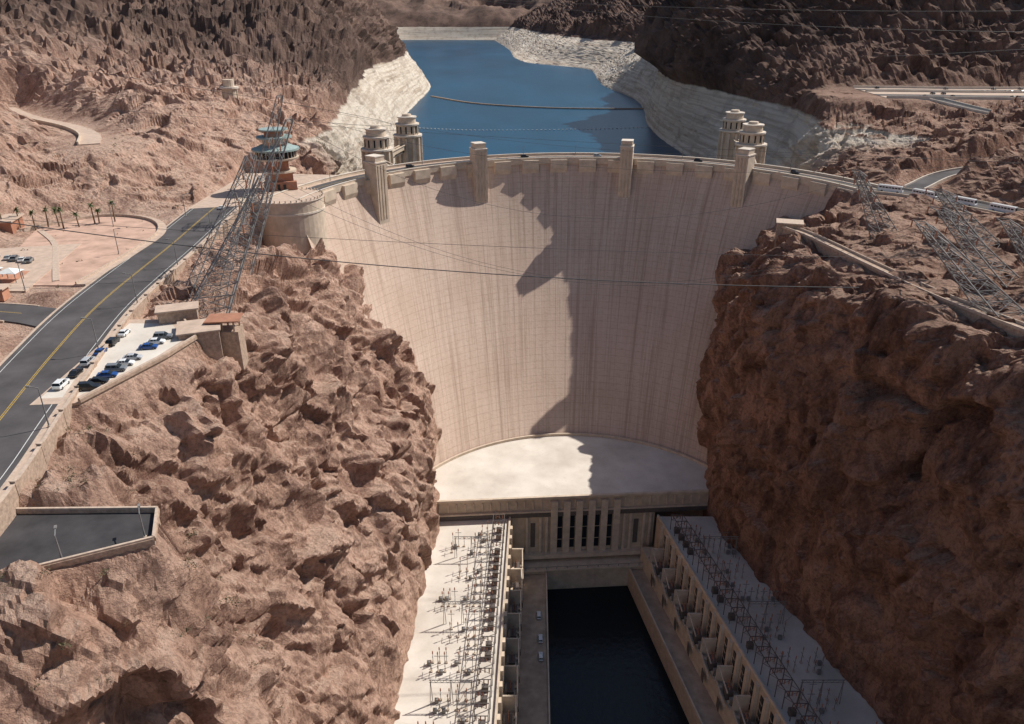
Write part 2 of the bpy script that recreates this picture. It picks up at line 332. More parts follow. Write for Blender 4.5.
def terrain(name,net,sign,FLt,mat,seed):
    net=np.array(net,float); us=net[:,5,1].copy()
    for i in range(1,len(us)): us[i]=max(us[i],us[i-1]+20)
    u=np.concatenate([np.arange(us[0],60,2.0),np.arange(60,470,.8),470+np.cumsum(np.linspace(1.2,20,400))]); u=u[u<us[-1]]
    cols=hermite(us,net,u)
    nsub=[20,62,70,56,40,50,40,50,70]
    v=np.concatenate([np.linspace(i,i+1,n,endpoint=False) for i,n in enumerate(nsub)]+[[9.]])
    P=np.swapaxes(hermite(np.arange(10.),np.swapaxes(cols,0,1),v),0,1)
    du=np.gradient(P,axis=0);dv=np.gradient(P,axis=1); N=np.cross(du,dv)*sign; N=N/(np.linalg.norm(N,axis=2,keepdims=True)+1e-9)
    for _ in range(12):
        N[1:-1]=(N[:-2]+2*N[1:-1]+N[2:])/4; N[:,1:-1]=(N[:,:-2]+2*N[:,1:-1]+N[:,2:])/4
    N/= (np.linalg.norm(N,axis=2,keepdims=True)+1e-9)
    wv=np.interp(v,np.arange(10),WN)[None,:]
    Y=P[...,1]; far=np.clip((Y-430)/150,0,1); w=wv*(1-far)+far*np.clip((v-.3)/1.6,.12,1)[None,:]
    ringw=1-.72*far*np.clip((16-P[...,2])/8,0,1)
    w=w*ringw
    Q=P+seed*13.7
    W3=np.stack([fbm(Q/18,4,.5,seed+50),fbm(Q/18,4,.5,seed+60),fbm(Q/18,4,.5,seed+70)],-1)
    wq=Q+W3*3.4
    th=.55*sign; c1,s1=math.cos(th),math.sin(th); a1=.45
    wr=np.stack([wq[...,0]*c1+wq[...,1]*s1, -wq[...,0]*s1+wq[...,1]*c1+wq[...,2]*a1, wq[...,2]-wq[...,1]*.3],-1)
    d=fbm(Q/60,3,.5,seed)*9
    d+=fbm(wr*np.array([1,1,.26])/26+9,3,.45,seed+9,True,True)*5.0
    d+=facet(wr/np.array([19,16,38]),seed+20,.5,1.7,34)*9.0
    d+=facet(wr/np.array([8.5,7,15])+3,seed+30,.6,1.6,30)*4.2
    d+=facet(wr/np.array([3.8,3.2,6])+3,seed+33,.6,1.4,24)*1.9
    d+=fbm(Q/3.6,3,.6,seed+40,True,True)*.5
    d=d*w
    P=P+N*d[...,None]
    big=np.clip((Y-560)/500,0,1)*np.clip((v-1.4)/3,0,1)[None,:]
    rr=fbm((P+W3*22)*np.array([1,1,.4])/230,5,.5,seed+80,True)
    P=P+N*(big*ringw*(rr*62+6))[...,None]
    X,Yy,Z=P[...,0],P[...,1],P[...,2]
    for kind,gg,hw,zt,bl in FLt:
        if kind=='q':
            dist=np.maximum(linedist(X,Yy,gg)-hw,0); zt=nearz(X,Yy,gg)+zt
        else: dist=polydist(X,Yy,gg) if kind=='p' else np.maximum(linedist(X,Yy,gg)-hw,0)
        k=np.clip(1-dist/bl,0,1); k=k*k*(3-2*k)*np.clip((Z-(zt-24))/12,0,1); k=np.where(v[None,:]<3.6,0,k)
        Z=Z*(1-k)+zt*k
    P[...,2]=Z
    SPREAD.append(P[:760,::2].reshape(-1,3))
    return grid_mesh(name,P,mat,flip=(sign<0),smooth=False)
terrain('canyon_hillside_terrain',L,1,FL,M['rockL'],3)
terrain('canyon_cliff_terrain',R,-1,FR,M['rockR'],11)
SP=np.concatenate(SPREAD)
def gz(x,y):
    d=(SP[:,0]-x)**2+(SP[:,1]-y)**2; i=np.argpartition(d,6)[:6]; return float(np.max(SP[i,2]))
def mountains():
    x=np.linspace(-3500,3500,420); y=np.linspace(4150,8000,180); X,Yg=np.meshgrid(x,y,indexing='ij')
    P=np.stack([X,Yg,np.zeros_like(X)],-1)
    h=np.clip((Yg-4250-150*vn(P/500,5))/2500,0,1)
    Z=-58+h**.55*430+fbm(P/600,6,.55,77,True)*230*np.clip(h*6,0,1)
    P[...,2]=Z; grid_mesh('distant_mountains',P,M['rockL'],flip=False)
mountains()
# ------------------------------------------------------------------ water
def sheet(name,x0,x1,y0,y1,z,m):
    b=MB(); b.add([(x0,y0,z),(x1,y0,z),(x1,y1,z),(x0,y1,z)],[(0,1,2,3)],m); return b.build(name)
sheet('lake_water',-2500,2500,440,9000,-50,M['lake'])
sheet('river_water',-70,160,-60,312,-178,M['river'])
sheet('ground',-12000,12000,-6000,16000,-200,M['rockL'])
# ------------------------------------------------------------------ dam
def face(phi,z,off=0):
    h=-z; fr=h/140.0; r=138-53*fr+off; cx=38-8*fr; yc=453-105*(fr**1.35 if fr>0 else 0)-(138-53*fr)
    return cx+r*math.sin(phi), yc+r*math.cos(phi)
dam=empty('arch_dam')
ph=np.radians(np.linspace(-80,70,301)); zs=np.concatenate([np.linspace(0,-30,16),np.linspace(-32,-165,68)])
P=np.zeros((len(ph),len(zs),3)); UV=np.zeros((len(ph),len(zs),2))
for i,a in enumerate(ph):
    for j,z in enumerate(zs):
        x,y=face(a,z); P[i,j]=(x,y,z); UV[i,j]=(a*138+300,z+300)
o=grid_mesh('downstream_face',P,M['dam'],UV); o.parent=dam
def arcpath(a0,a1,r,n=160,z=0): return np.array([(38+r*math.sin(math.radians(a)),315+r*math.cos(math.radians(a)),z) for a in np.linspace(a0,a1,n)])
b=MB(); mid=arcpath(-78,68,145)
strip(b,mid,-7,6.9,-70,-.6,M['conc'])
strip(b,mid,-7.2,7.4,-.6,0,M['pave'])
strip(b,mid,-4.6,4.6,0,.02,M['asph'])
strip(b,mid,7.4,8.0,-2.2,1.3,M['conct']); strip(b,mid,-8.0,-7.2,-2.5,1.3,M['conct'])
strip(b,mid,7.25,8.15,1.303,1.5,M['concw']); strip(b,mid,-8.15,-7.05,1.303,1.5,M['concw'])
strip(b,mid,-.12,.12,.024,.03,M['yel'])
b.build('crest_road_and_parapet',dam)
b=MB(); n=20
for i in range(n):
    a0=-70+i*7.05; a1=a0+4.1; lo=[];tp=[]
    for aa in np.linspace(a0,a1,5):
        s,c=math.sin(math.radians(aa)),math.cos(math.radians(aa))
        tp.append((38+135.3*s,315+135.3*c)); lo.append((38+137.8*s,315+137.8*c))
    vs=[]
    for k in range(5): vs+=[(lo[k][0],lo[k][1],-12),(tp[k][0],tp[k][1],-4.5),(tp[k][0],tp[k][1],.2),(lo[k][0],lo[k][1],.2)]
    fs=[(0,1,2,3),(19,18,17,16)]
    for k in range(4):
        for j in range(4): fs.append((4*k+j,4*k+4+j,4*k+4+(j+1)%4,4*k+(j+1)%4))
    b.add(vs,fs,M['conct'])
b.build('crest_overhang_bays',dam)
for i,a in enumerate((-53.4,-25,12,40.6)):
    b=MB(); A=math.radians(a); r=134.5; x,y=38+r*math.sin(A),315+r*math.cos(A); ro=-A
    b.box(x,y,-24,8.5,7.2,8.5,M['conct'],ro); b.box(x,y,8.5,9.1,7.7,9.0,M['concw'],ro); b.box(x,y,9.1,11.5,6.2,7,M['conct'],ro)
    b.box(x,y,11.5,12.0,6.6,7.4,M['concw'],ro)
    for k in(-1,0,1):
        dx,dy=k*2.0,-4.35; xx=x+dx*math.cos(ro)-dy*math.sin(ro); yy=y+dx*math.sin(ro)+dy*math.cos(ro)
        b.box(xx,yy,-20,7.5,.9,.3,M['conc'],ro)
    b.box(x,y,-29,-24,4.5,6.0,M['conct'],ro,1.35)
    b.build('crest_tower_%d'%(i+1),dam)
b=MB(); b.cyl(-103,351,-34,.6,15.5,15.5,M['conct'],40,M['pave']); b.cyl(-103,351,.6,1.0,15.9,15.9,M['concw'],40,M['pave']); b.cyl(-103,351,-5,-4.2,15.8,15.8,M['concw'],40)
b.box(-116,352,-20,0.4,20,22,M['conc'])
for i in range(40):
    a=i*math.pi/20; b.box(-103+15.2*math.cos(a),351+15.2*math.sin(a),1.0,2.0,.5,.5,M['conct'],a)
b.build('abutment_bastion')
b=MB(); b.prism(plaza,-26,0.004,M['conc'],M['pave']); b.build('plaza_pavement')
# ------------------------------------------------------------------ lookout tower building
lt=empty('visitor_lookout_tower'); b=MB(); X,Y=-112,369
b.box(X,Y,0,9,13,11,M['brown'],.3); b.box(X+2,Y-5.5,0,5,15,3,M['brown'],.3); b.cyl(X,Y,9,15,5.2,5.2,M['brown'],20)
b.cyl(X,Y,9.0,9.8,8.5,8.5,M['conct'],20); b.cyl(X,Y,15,15.8,10.2,10.5,M['conct'],28); b.cyl(X,Y,15.8,19,9.2,9.2,M['glassd'],28)
b.cyl(X,Y,19,19.8,11,11,M['teal'],28); b.cyl(X,Y,19.8,21.5,10.2,6.5,M['teal'],28); b.cyl(X,Y,21.5,24.5,5.5,5.5,M['conct'],24); b.cyl(X,Y,24.5,25.2,8.2,8.2,M['teal'],28)
b.cyl(X,Y,25.2,28,4.5,4.2,M['brown'],20); b.cyl(X,Y,28,28.6,6.5,6.5,M['teal'],24)
for i in range(28):
    a=i*math.pi/14; b.box(X+9.3*math.cos(a),Y+9.3*math.sin(a),15.8,19,.3,.3,M['conct'],a)
for k in range(4): b.box(X-4+k*2.8,Y-7.3,1.2,4,1.3,.2,M['glassd'],.3)
b.build('tower_body',lt)
# ------------------------------------------------------------------ intake towers
def intake(x,y):
    b=MB(); c=M['conct']
    b.cyl(x,y,-70,5,7.6,7.6,c,32); b.cyl(x,y,5,6,9.4,9.4,M['concw'],32); b.cyl(x,y,6,12,6.9,6.9,c,24); b.cyl(x,y,12,12.9,7.8,7.8,M['concw'],24)
    b.cyl(x,y,12.9,16.5,5.8,5.6,c,24); b.cyl(x,y,16.5,17.2,6.3,6.3,M['concw'],24); b.cyl(x,y,17.2,18.6,3.2,2.8,c,16)
    for i in range(12):
        a=i*math.pi/6; b.box(x+8.2*math.cos(a),y+8.2*math.sin(a),-70,4.2,2.0,1.3,c,a)
        b.box(x+6.95*math.cos(a),y+6.95*math.sin(a),7,11.2,.3,.9,M['glassd'],a)
        b.box(x+7.0*math.cos(a+.26),y+7.0*math.sin(a+.26),6,12,.6,.7,c,a+.26)
    return b.build('intake_tower')
for x,y in((-79,456),(-68,512),(145,474),(150,534)): intake(x,y)
def bridge(p,q):
    b=MB(); b.beam((*p,-1.2),(*q,-1.2),2.4,M['conc']); p=Vector((*p,0));q=Vector((*q,0)); d=(q-p).normalized(); n=Vector((d.y,-d.x,0))
    for s in(-1,1): b.beam(p+n*1.6*s+Vector((0,0,.6)),q+n*1.6*s+Vector((0,0,.6)),.5,M['conct'])
    b.beam(p+Vector((0,0,-4)),q+Vector((0,0,-4)),.6,M['dsteel'])
    k=int((q-p).length/4)
    for i in range(k): b.beam(p.lerp(q,i/k)+Vector((0,0,-1.3 if i%2 else -4)),p.lerp(q,(i+1)/k)+Vector((0,0,-4 if i%2 else -1.3)),.35,M['dsteel'])
    b.build('intake_footbridge')
bridge((-66,428),(-76,448)); bridge((-77,464),(-70,504)); bridge((136,436),(143,466)); bridge((146,482),(150,526))
# ------------------------------------------------------------------ powerhouse
pw=empty('powerhouse'); b=MB()
A=np.array([-42,294.5]);B=np.array([104,305.]); dv=(B-A)/np.linalg.norm(B-A); nvv=np.array([-dv[1],dv[0]]); ang=math.atan2(dv[1],dv[0])
def fp(t,o=0):
    k=(t-A[0])/dv[0]; q=A+dv*k+nvv*o; return q[0],q[1]
arc=[face(math.radians(a),-130,1.5) for a in np.linspace(62,-62,30)]
b.prism([fp(-42),fp(104)]+arc,-139.5,-130,M['conc'],M['roofc'])
rim=np.array([face(math.radians(a),-130,-.9) for a in np.linspace(-58,58,60)])
strip(b,rim,-.4,.4,-129.996,-128.6,M['conct'])
b.build('central_roof_block',pw)
b=MB()
def fbox(x,o,z0,z1,w,d,m): q=fp(x,o); b.box(q[0],q[1],z0,z1,w,d,m,ang)
fbox(31,-.3,-130.0,-128.9,148,1.2,M['conct']); fbox(31,-.5,-139.8,-137.6,146,1.6,M['dsteel']); fbox(31,-.55,-137.4,-136.6,146,1.4,M['conct'])
fbox(34,6,-180,-139.5,70,12,M['conc'])
for x in(23,29,35,41,47): fbox(x,-.12,-159,-139,2.2,.4,M['glassd'])
for x in(20,26,32,38,44,50): fbox(x,-.9,-161,-131.5,3.2,1.5,M['conct'])
for x in (23,29,35,41,47):
    for z in range(-154,-139,7): fbox(x,-.4,z,z+.25,2.8,.3,M['conc'])
fbox(35,-1.6,-163,-161,62,3.4,M['conct']); fbox(35,-4,-182,-166,64,8,M['conc']); fbox(35,-4.5,-166,-165.4,64,9,M['conct'])
for x in(10,60): fbox(x,-.1,-158,-144,2.2,.5,M['dsteel'])
for x in(7,13.5,16.5,54,57,63.5,66.5): fbox(x,-.6,-161,-140,1.2,1.2,M['conct'])
for x in range(-38,102,4): fbox(x,-.15,-136,-131.5,.5,.5,M['conct'])
for x in range(6,66,5): fbox(x,-8.1,-165.4,-164.2,.25,.25,M['steel'])
fbox(35,-8.1,-164.3,-164.1,62,.15,M['steel'])
b.build('central_facade',pw)
def wing(name,ri,ro,qe,side):
    y0,y1=298,50
    b=MB(); f=lambda p,y:p[0]+(p[1]-p[0])*(y-y0)/(y1-y0)
    def quad(xa,xb,z0,z1,m,ya=y0,yb=y1,top=None): 
        b.prism([(xa(ya),ya),(xa(yb),yb),(xb(yb),yb),(xb(ya),ya)],z0,z1,m,top)
    RI=lambda y:f(ri,y);RO=lambda y:f(ro,y);QE=lambda y:f(qe,y)
    o=lambda g,d:(lambda y:g(y)+d*side)
    quad(RI,RO,-182,-140,M['conc'],top=M['roofc'])
    quad(o(RI,0),o(RI,.8),-139.98,-138.8,M['conct'])
    mid=lambda y:RI(y)-6.2*side
    quad(mid,o(RI,.05),-182,-158,M['conct']); quad(QE,mid,-182,-168,M['pave'],top=M['brownc']) 
    quad(QE,o(QE,.6),-167.98,-166.8,M['conct'])
    y=290
    while y>56:
        x=RI(y)-.5*side; b.box(x,y,-158,-140.3,1.2,2.4,M['conct'])
        b.box(RI(y-3.5)-.12*side,y-3.5,-156,-143,.35,2.4,M['glassd'])
        for z in(-153,-149.5,-146): b.box(RI(y-3.5)-.3*side,y-3.5,z,z+.3,.3,2.6,M['conc'])
        b.box(mid(y)+.6*side,y,-166,-157,1.0,1.2,M['conct'])
        y-=7
    y=286
    while y>60:
        xm=RI(y)-3.2*side
        b.box(xm,y,-158,-149.5,6.2,.7,M['conct']); b.box(mid(y)+.3*side,y-6.5,-158,-156.6,.5,12.2,M['conct'])
        b.box(xm,y-6.5,-157.9,-153.6,2.6,4.4,M['dsteel'])
        for k in(-1,0,1): b.cyl(xm,y-6.5+k*1.3,-153.6,-151.2,.22,.12,M['brown'],6)
        b.beam((xm-2.6*side,y-.2,-149.4),(xm-2.6*side,y-13,-149.4),.4,M['conct'])
        b.box(xm+.4,y-10.5,-157.9,-155,1.6,1.6,M['steel'])
        b.box(mid(y)-.05*side,y-6.5,-165,-160,.3,3.0,M['dsteel'])
        y-=14
    b.build(name,pw)
wing('left_wing',(-.5,-10.5),(-48,-66),(17,10.5),-1)
wing('right_wing',(69,117.5),(112,172),(56,98),1)
def switch(name,ri,ro,side):
    y0,y1=298,50; f=lambda p,y:p[0]+(p[1]-p[0])*(y-y0)/(y1-y0); b=MB(); S=M['steel'];K=M['dsteel']
    y=288
    while y>60:
        x0=f(ri,y)+2.5*side
        for dx in(0,5): 
            b.beam((x0+dx*side,y,-140),(x0+dx*side,y,-131.5),.26,K)
            b.beam((x0+dx*side,y,-131.5),(f(ri,y-5)+(2.5+dx)*side,y-5,-131.5),.22,K)
            b.beam((x0+dx*side,y,-134.5),(f(ri,y-5)+(2.5+dx)*side,y-5,-131.5),.12,K)
        b.beam((x0,y,-131.7),(x0+5*side,y,-131.7),.24,K); b.beam((x0,y,-134.8),(x0+5*side,y,-131.7),.12,K)
        for k in range(3): b.cyl(x0+(1+1.5*k)*side,y,-133.8,-131.8,.2,.2,M['brown'],6)
        if random.random()<.6: b.box(x0+2.5*side,y-2.4,-139.95,-137.4,2.4,1.8,K)
        y-=5
    y=284;j=0
    while y>60:
        wd=abs(f(ro,y)-f(ri,y)); 
        g=(j//2)%4
        for dx in ((10,12.5),(10,12.5,15,20,22.5,25),(),(11,14,17,20))[g]:
            if dx>wd-10 or random.random()<.12: continue
            x=f(ri,y)+dx*side; h=random.choice((4.5,6.5,8.5))
            b.beam((x,y,-140),(x,y,-140+h),.18,S); b.cyl(x,y,-140+h,-138.8+h,.26,.16,M['brown'],6); b.box(x,y,-139.95,-139.4,.9,.9,M['conct'])
            if h>8: b.beam((x-1.3,y,-132.4),(x+1.3,y,-132.4),.16,S)
            b.beam((x,y-1.4,-136),(x,y+1.4,-136),.14,S)
            if random.random()<.25: b.box(x+1.4*side,y-1,-139.95,-138.2,1.3,1.1,S)
        y-=4.2;j+=1
    for yy in(268,228,190,150,110):
        x=f(ri,yy)+16*side
        for t in(-7,0,7):
            b.beam((x+t-.5,yy,-140),(x+t,yy,-128.5),.2,S); b.beam((x+t+.5,yy,-140),(x+t,yy,-128.5),.2,S)
        b.beam((x-7.5,yy,-128.7),(x+7.5,yy,-128.7),.22,S); b.beam((x-7.5,yy,-129.9),(x+7.5,yy,-129.9),.16,S)
        for t in range(-7,7,2): b.beam((x+t,yy,-129.9),(x+t+1,yy,-128.7),.1,S); b.beam((x+t+1,yy,-128.7),(x+t+2,yy,-129.9),.1,S)
    b.build(name,pw)
switch('left_roof_switchgear',(-.5,-10.5),(-46,-60),-1); switch('right_roof_switchgear',(69,117.5),(112,170),1)
# ------------------------------------------------------------------ roads
b=MB()
strip(b,roadL,-10,10,-.45,-.02,M['asph']); strip(b,roadL,-10.6,-10,-.5,.12,M['cap']); strip(b,roadL,10,10.6,-.5,.12,M['cap'])
for o1 in(-.3,.12): strip(b,roadL,o1,o1+.18,-.012,-.008,M['yel'])
for o1 in(-8.8,8.6): strip(b,roadL,o1,o1+.14,-.012,-.008,M['white'])
b.build('canyon_road')
b=MB(); strip(b,sideR,-6,6,-.45,-.05,M['asph']); strip(b,sideR,-6.5,-6,-.5,.1,M['cap'],4); strip(b,sideR,6,6.5,-.5,.1,M['cap'],4)
strip(b,sideR,-.1,.1,-.042,-.038,M['yel'],4)
b.build('side_road')
b=MB(); strip(b,roadR,-7,7,-.45,-.02,M['asph']); strip(b,roadR,7,7.6,-1.5,.7,M['conct']); strip(b,roadR,-7.5,-7,-.5,.9,M['conct']); strip(b,roadR,-.1,.1,-.012,-.008,M['yel']); b.build('canyon_road')
b=MB(); strip(b,climbR,-4.5,4.5,-2,.0,M['asph']); strip(b,climbR,4.5,5.1,-3,1.0,M['concw']); strip(b,climbR,-5.1,-4.5,-3,.8,M['concw']); b.build('hillside_road')
b=MB(); strip(b,upperL,-4.5,4.5,18,21.5,M['pave']); strip(b,upperL,4.5,5.2,15,22.8,M['conct']); b.build('hillside_road')
b=MB(); strip(b,upR,-38,38,20,24.6,M['pave']); strip(b,upR,-30,-18,24.604,24.63,M['asph']); strip(b,upR,12,24,24.604,24.63,M['asph']); strip(b,upR,38,38.8,14,26.0,M['concw']); strip(b,upR,-38.8,-38,19,26.2,M['concw']); strip(b,upR,-8,-7,24.604,26,M['concw'])
b.build('terrace_car_park')
b=MB(); strip(b,roadL,12.2,12.8,-6,.9,M['stone'],6,-16); strip(b,roadL,12.1,12.9,.903,1.05,M['cap'],6,-16); strip(b,roadL,10.6,12.2,-.6,.1,M['pave'],4,-16)
W=offs(roadL,12.5)
for i in range(7,len(W)-17,3): b.box(W[i,0],W[i,1],-3,1.4,1.0,1.0,M['stone']); b.box(W[i,0],W[i,1],1.4,1.55,1.15,1.15,M['cap'])
b.build('stone_parapet_wall')
b=MB(); b.prism(park,-9,.03,M['stone'],M['pave'])
b.prism([(-105,150),(-105.6,195),(-94,195),(-86,184),(-88.6,173),(-97,151)],.034,.042,M['roofc'])
P0=[(-95,148),(-86,172),(-83,184),(-92,198)]
for (x1,y1),(x2,y2) in zip(P0[:-1],P0[1:]):
    b.beam((x1,y1,.5),(x2,y2,.5),.8,M['stone']); b.beam((x1,y1,1.0),(x2,y2,1.0),.5,M['cap'])
for i in range(12):
    y=153+i*3.3; b.box(-97.5+ (i*.45),y,.046,.05,5,.14,M['white'],.15)
b.build('cliff_top_car_park')
b=MB(); b.box(-84,189,-16,1.4,10,9,M['stone'],.35); b.box(-84,189,1.4,1.8,11,10,M['pave'],.35); b.box(-93,198,0,3.4,10,5,M['stone'],.35); b.box(-93,198,3.4,3.8,11.2,6.2,M['pave'],.35)
b.box(-78.5,193,-12,-.6,8,6,M['stone'],.1)
for dx in(-3.2,0,3.2):
    for dy in(-2.2,2.2): b.box(-78.5+dx,193+dy,-.6,2.2,.4,.4,M['stone'],.1)
b.box(-78.5,193,2.2,2.55,9,6.5,M['brown'],.1)
for k in range(4): b.box(-96.5+k*2.1,194.5+k*.78,1,2.8,1.2,.25,M['glassd'],.35)
b.build('cliff_top_pavilion')
b=MB(); b.prism(terrace,-14,-4,M['stone'],M['asphd'])
for (x1,y1),(x2,y2) in zip(terrace,terrace[1:]+terrace[:1]):
    b.beam((x1,y1,-3.6),(x2,y2,-3.6),.7,M['stone']); b.beam((x1,y1,-3.1),(x2,y2,-3.1),.45,M['cap'])
b.build('lookout_terrace')
# visitor plaza
b=MB(); b.prism(cplaza,-.6,.0,M['pave'],M['pave']); b.prism([(-158,226),(-185,226),(-190,240),(-160,242)],.004,.01,M['terr']); b.build('visitor_plaza_pavement')
b=MB(); b.prism(garden,-.65,-.2,M['gravel']); b.build('gravel_bed')
b=MB()
fpth=crp(garden[:6]+[(-196,285)]); strip(b,fpth,-1.3,1.3,-.5,.15,M['pave']); strip(b,fpth,-1.7,-1.32,-.5,.9,M['cap'])
b2=crp([(-146,232),(-156,250),(-170,275),(-186,294)]); strip(b,b2,-1,1,-.5,.07,M['cap']); b.build('garden_footpath')
vb=empty('visitor_centre_building'); b=MB()
b.box(-205,290,0,5,24,12,M['brown'],.2); b.box(-205,290,5,5.6,25.5,13.5,M['pave'],.2); b.box(-212,268,0,7,14,14,M['pave'],.2); b.box(-212,268,7,7.6,15,15,M['brown'],.2)
for k in range(7): b.box(-214+k*3,282.8+k*.6,1,3.8,1.6,.3,M['glassd'],.2)
b.box(-158,214,0,3.6,14,4,M['terr'],.1); b.box(-158,214,3.6,4.0,15.5,5.5,M['pave'],.1)
b.build('walls_and_roof',vb)
for i in range(5):
    b=MB(); x,y=-160-i*8,232+i*2
    for dx in(-2.5,2.5):
        for dy in(-2,2): b.beam((x+dx,y+dy,0),(x+dx,y+dy,3),.2,M['steel'])
    b.add([(x-3.2,y-2.6,3),(x+3.2,y-2.6,3),(x+3.2,y+2.6,3),(x-3.2,y+2.6,3),(x,y,4.3)],[(3,2,1,0),(0,1,4),(1,2,4),(2,3,4),(3,0,4)],M['white'])
    b.build('shade_canopy')
b=MB(); b.cyl(-168,478,5,37,4.2,4.2,M['conct'],20); b.cyl(-168,478,37,38,5.4,5.4,M['concw'],20); b.cyl(-168,478,38,42,3.2,3.2,M['conct'],16)
for i in range(8):
    a=i*math.pi/4; b.box(-168+4.3*math.cos(a),478+4.3*math.sin(a),5,36,.6,.8,M['conc'],a)
b.build('concrete_valve_tower')
wk=crp([(116,318,-5),(122,300,-5),(130,262,-5),(138,228,-5),(150,196,-5),(165,160,-5)])
b=MB(); strip(b,wk,-2.2,2.2,-9,.3,M['stone']); strip(b,wk,-2.5,-2.1,.303,1.2,M['cap']); strip(b,wk,2.1,2.5,.303,1.2,M['cap']); b.build('cliff_access_walkway')
b=MB(); b.box(118,318,-14,-3,10,7,M['stone'],-.3); b.box(118,318,-3,-2.5,11,8,M['cap'],-.3); b.build('cable_anchor_block')
# ------------------------------------------------------------------ lattice pylons
def pylon(base,top,wb=9,wt=2.2,n=9,t=.28,ang=0):
    b=MB(); base=Vector(base);top=Vector(top); S=M['steel']; prev=None
    ca,sa=math.cos(ang),math.sin(ang)
    for i in range(n+1):
        f=i/n; c=base.lerp(top,f); w=(wb*(1-f)**1.15+wt*(1-(1-f)**1.15))/2
        ring=[c+Vector((a*w*ca-bb*w*sa,a*w*sa+bb*w*ca,0)) for a,bb in((-1,-1),(1,-1),(1,1),(-1,1))]
        for k in range(4): b.beam(ring[k],ring[(k+1)%4],t*.5,S)
        if prev:
            for k in range(4):
                b.beam(prev[k],ring[k],t,S); b.beam(prev[k],ring[(k+1)%4],t*.45,S); b.beam(prev[(k+1)%4],ring[k],t*.45,S)
        prev=ring
    for f in(.72,.86,1.):
        c=base.lerp(top,f)
        for s in(-1,1):
            e=c+Vector((-sa*7*s+ca*1*s,ca*7*s,0)); 
            b.beam(c+Vector((0,0,1)),e,t*.7,S); b.beam(c-Vector((0,0,.8)),e,t*.7,S)
            b.cyl(e.x,e.y,e.z-2.4,e.z,.25,.25,M['brown'],6)
    return b.build('transmission_tower')
pylon((-91,206,-6),(-73,226,34),13,3,12,.27,.3)
pylon((-97,222,-5),(-84,250,36),12,3,12,.25,.5)
pylon((-100,262,-8),(-80,285,43),11,2.6,12,.25,.3)
pylon((-108,300,-10),(-92,318,48),10,2.4,12,.23,.3)
pylon((152,300,-6),(138,306,20),9,2.6,9,.34,.2)
pylon((150,215,-6),(128,232,18),11,3.4,9,.34,.2)
pylon((166,240,-6),(146,255,17),10,3.2,9,.34,.4)
pylon((172,222,-3),(156,235,18),10,3.2,9,.32,.2)
pylon((176,268,-3),(158,280,18),10,3.2,9,.32,.5)
pylon((205,290,0),(203,292,30),7,1.8,10,.30,.2)
# ------------------------------------------------------------------ cables
def cable(a,m,c,r=.12):
    cu=D.curves.new('power_line_cable','CURVE'); cu.dimensions='3D'; cu.bevel_depth=r; cu.bevel_resolution=1
    a,m,c=map(Vector,(a,m,c)); k=m*2-(a+c)*.5; s=cu.splines.new('POLY'); n=40; s.points.add(n)
    for i in range(n+1):
        t=i/n; p=a*(1-t)**2+k*2*t*(1-t)+c*t*t; s.points[i].co=(*p,1)
    cu.materials.append(M['cable']); o=D.objects.new('power_line_cable',cu); scene.collection.objects.link(o)
cable((-170,228,22.5),(0,245,-2.5),(185,252,-9),.16)
cable((-170,232,21),(10,255,4),(190,262,-2),.07)
cable((-80,285,43),(20,292,6),(138,306,18),.06)
cable((-92,318,44),(30,320,20),(203,292,27),.06)
cable((-92,318,46),(40,325,26),(203,292,29),.05)
cable((-73,226,32),(30,240,-4),(128,232,17),.05)
cable((-84,250,34),(30,255,-8),(146,255,16),.05)
cable((-400,260,110),(60,330,80),(400,300,88),.09)
cable((-60,330,88),(150,330,72),(420,330,74),.09)
cable((-420,300,96),(-90,300,48),(-80,285,43),.07)
cable((-420,320,70),(-150,330,40),(210,290,26),.06)
cable((150,330,62),(230,330,66),(420,330,78),.08)
cable((203,292,29),(300,300,40),(420,330,60),.06)
for i in range(4):
    y=262-i*22; cable((140+i*3,300-i*15,12),(118,y+6,-80),(96+i*3,y,-129.5),.04)
# ------------------------------------------------------------------ lake booms
def boom(pts,r,gap,m):
    b=MB(); p=crp(pts,5)
    for i in range(len(p)-1):
        q=p[i]+(p[i+1]-p[i])*(1-gap); b.beam((p[i][0],p[i][1],-49.7),(q[0],q[1],-49.7),r,m)
    b.build('floating_boom')
boom([(-135,1340),(-60,1235),(30,1180),(110,1160),(205,1160)],2.6,.0,M['brownc'])
boom([(-118,960),(-40,940),(60,945),(168,965)],.9,.6,M['white'])
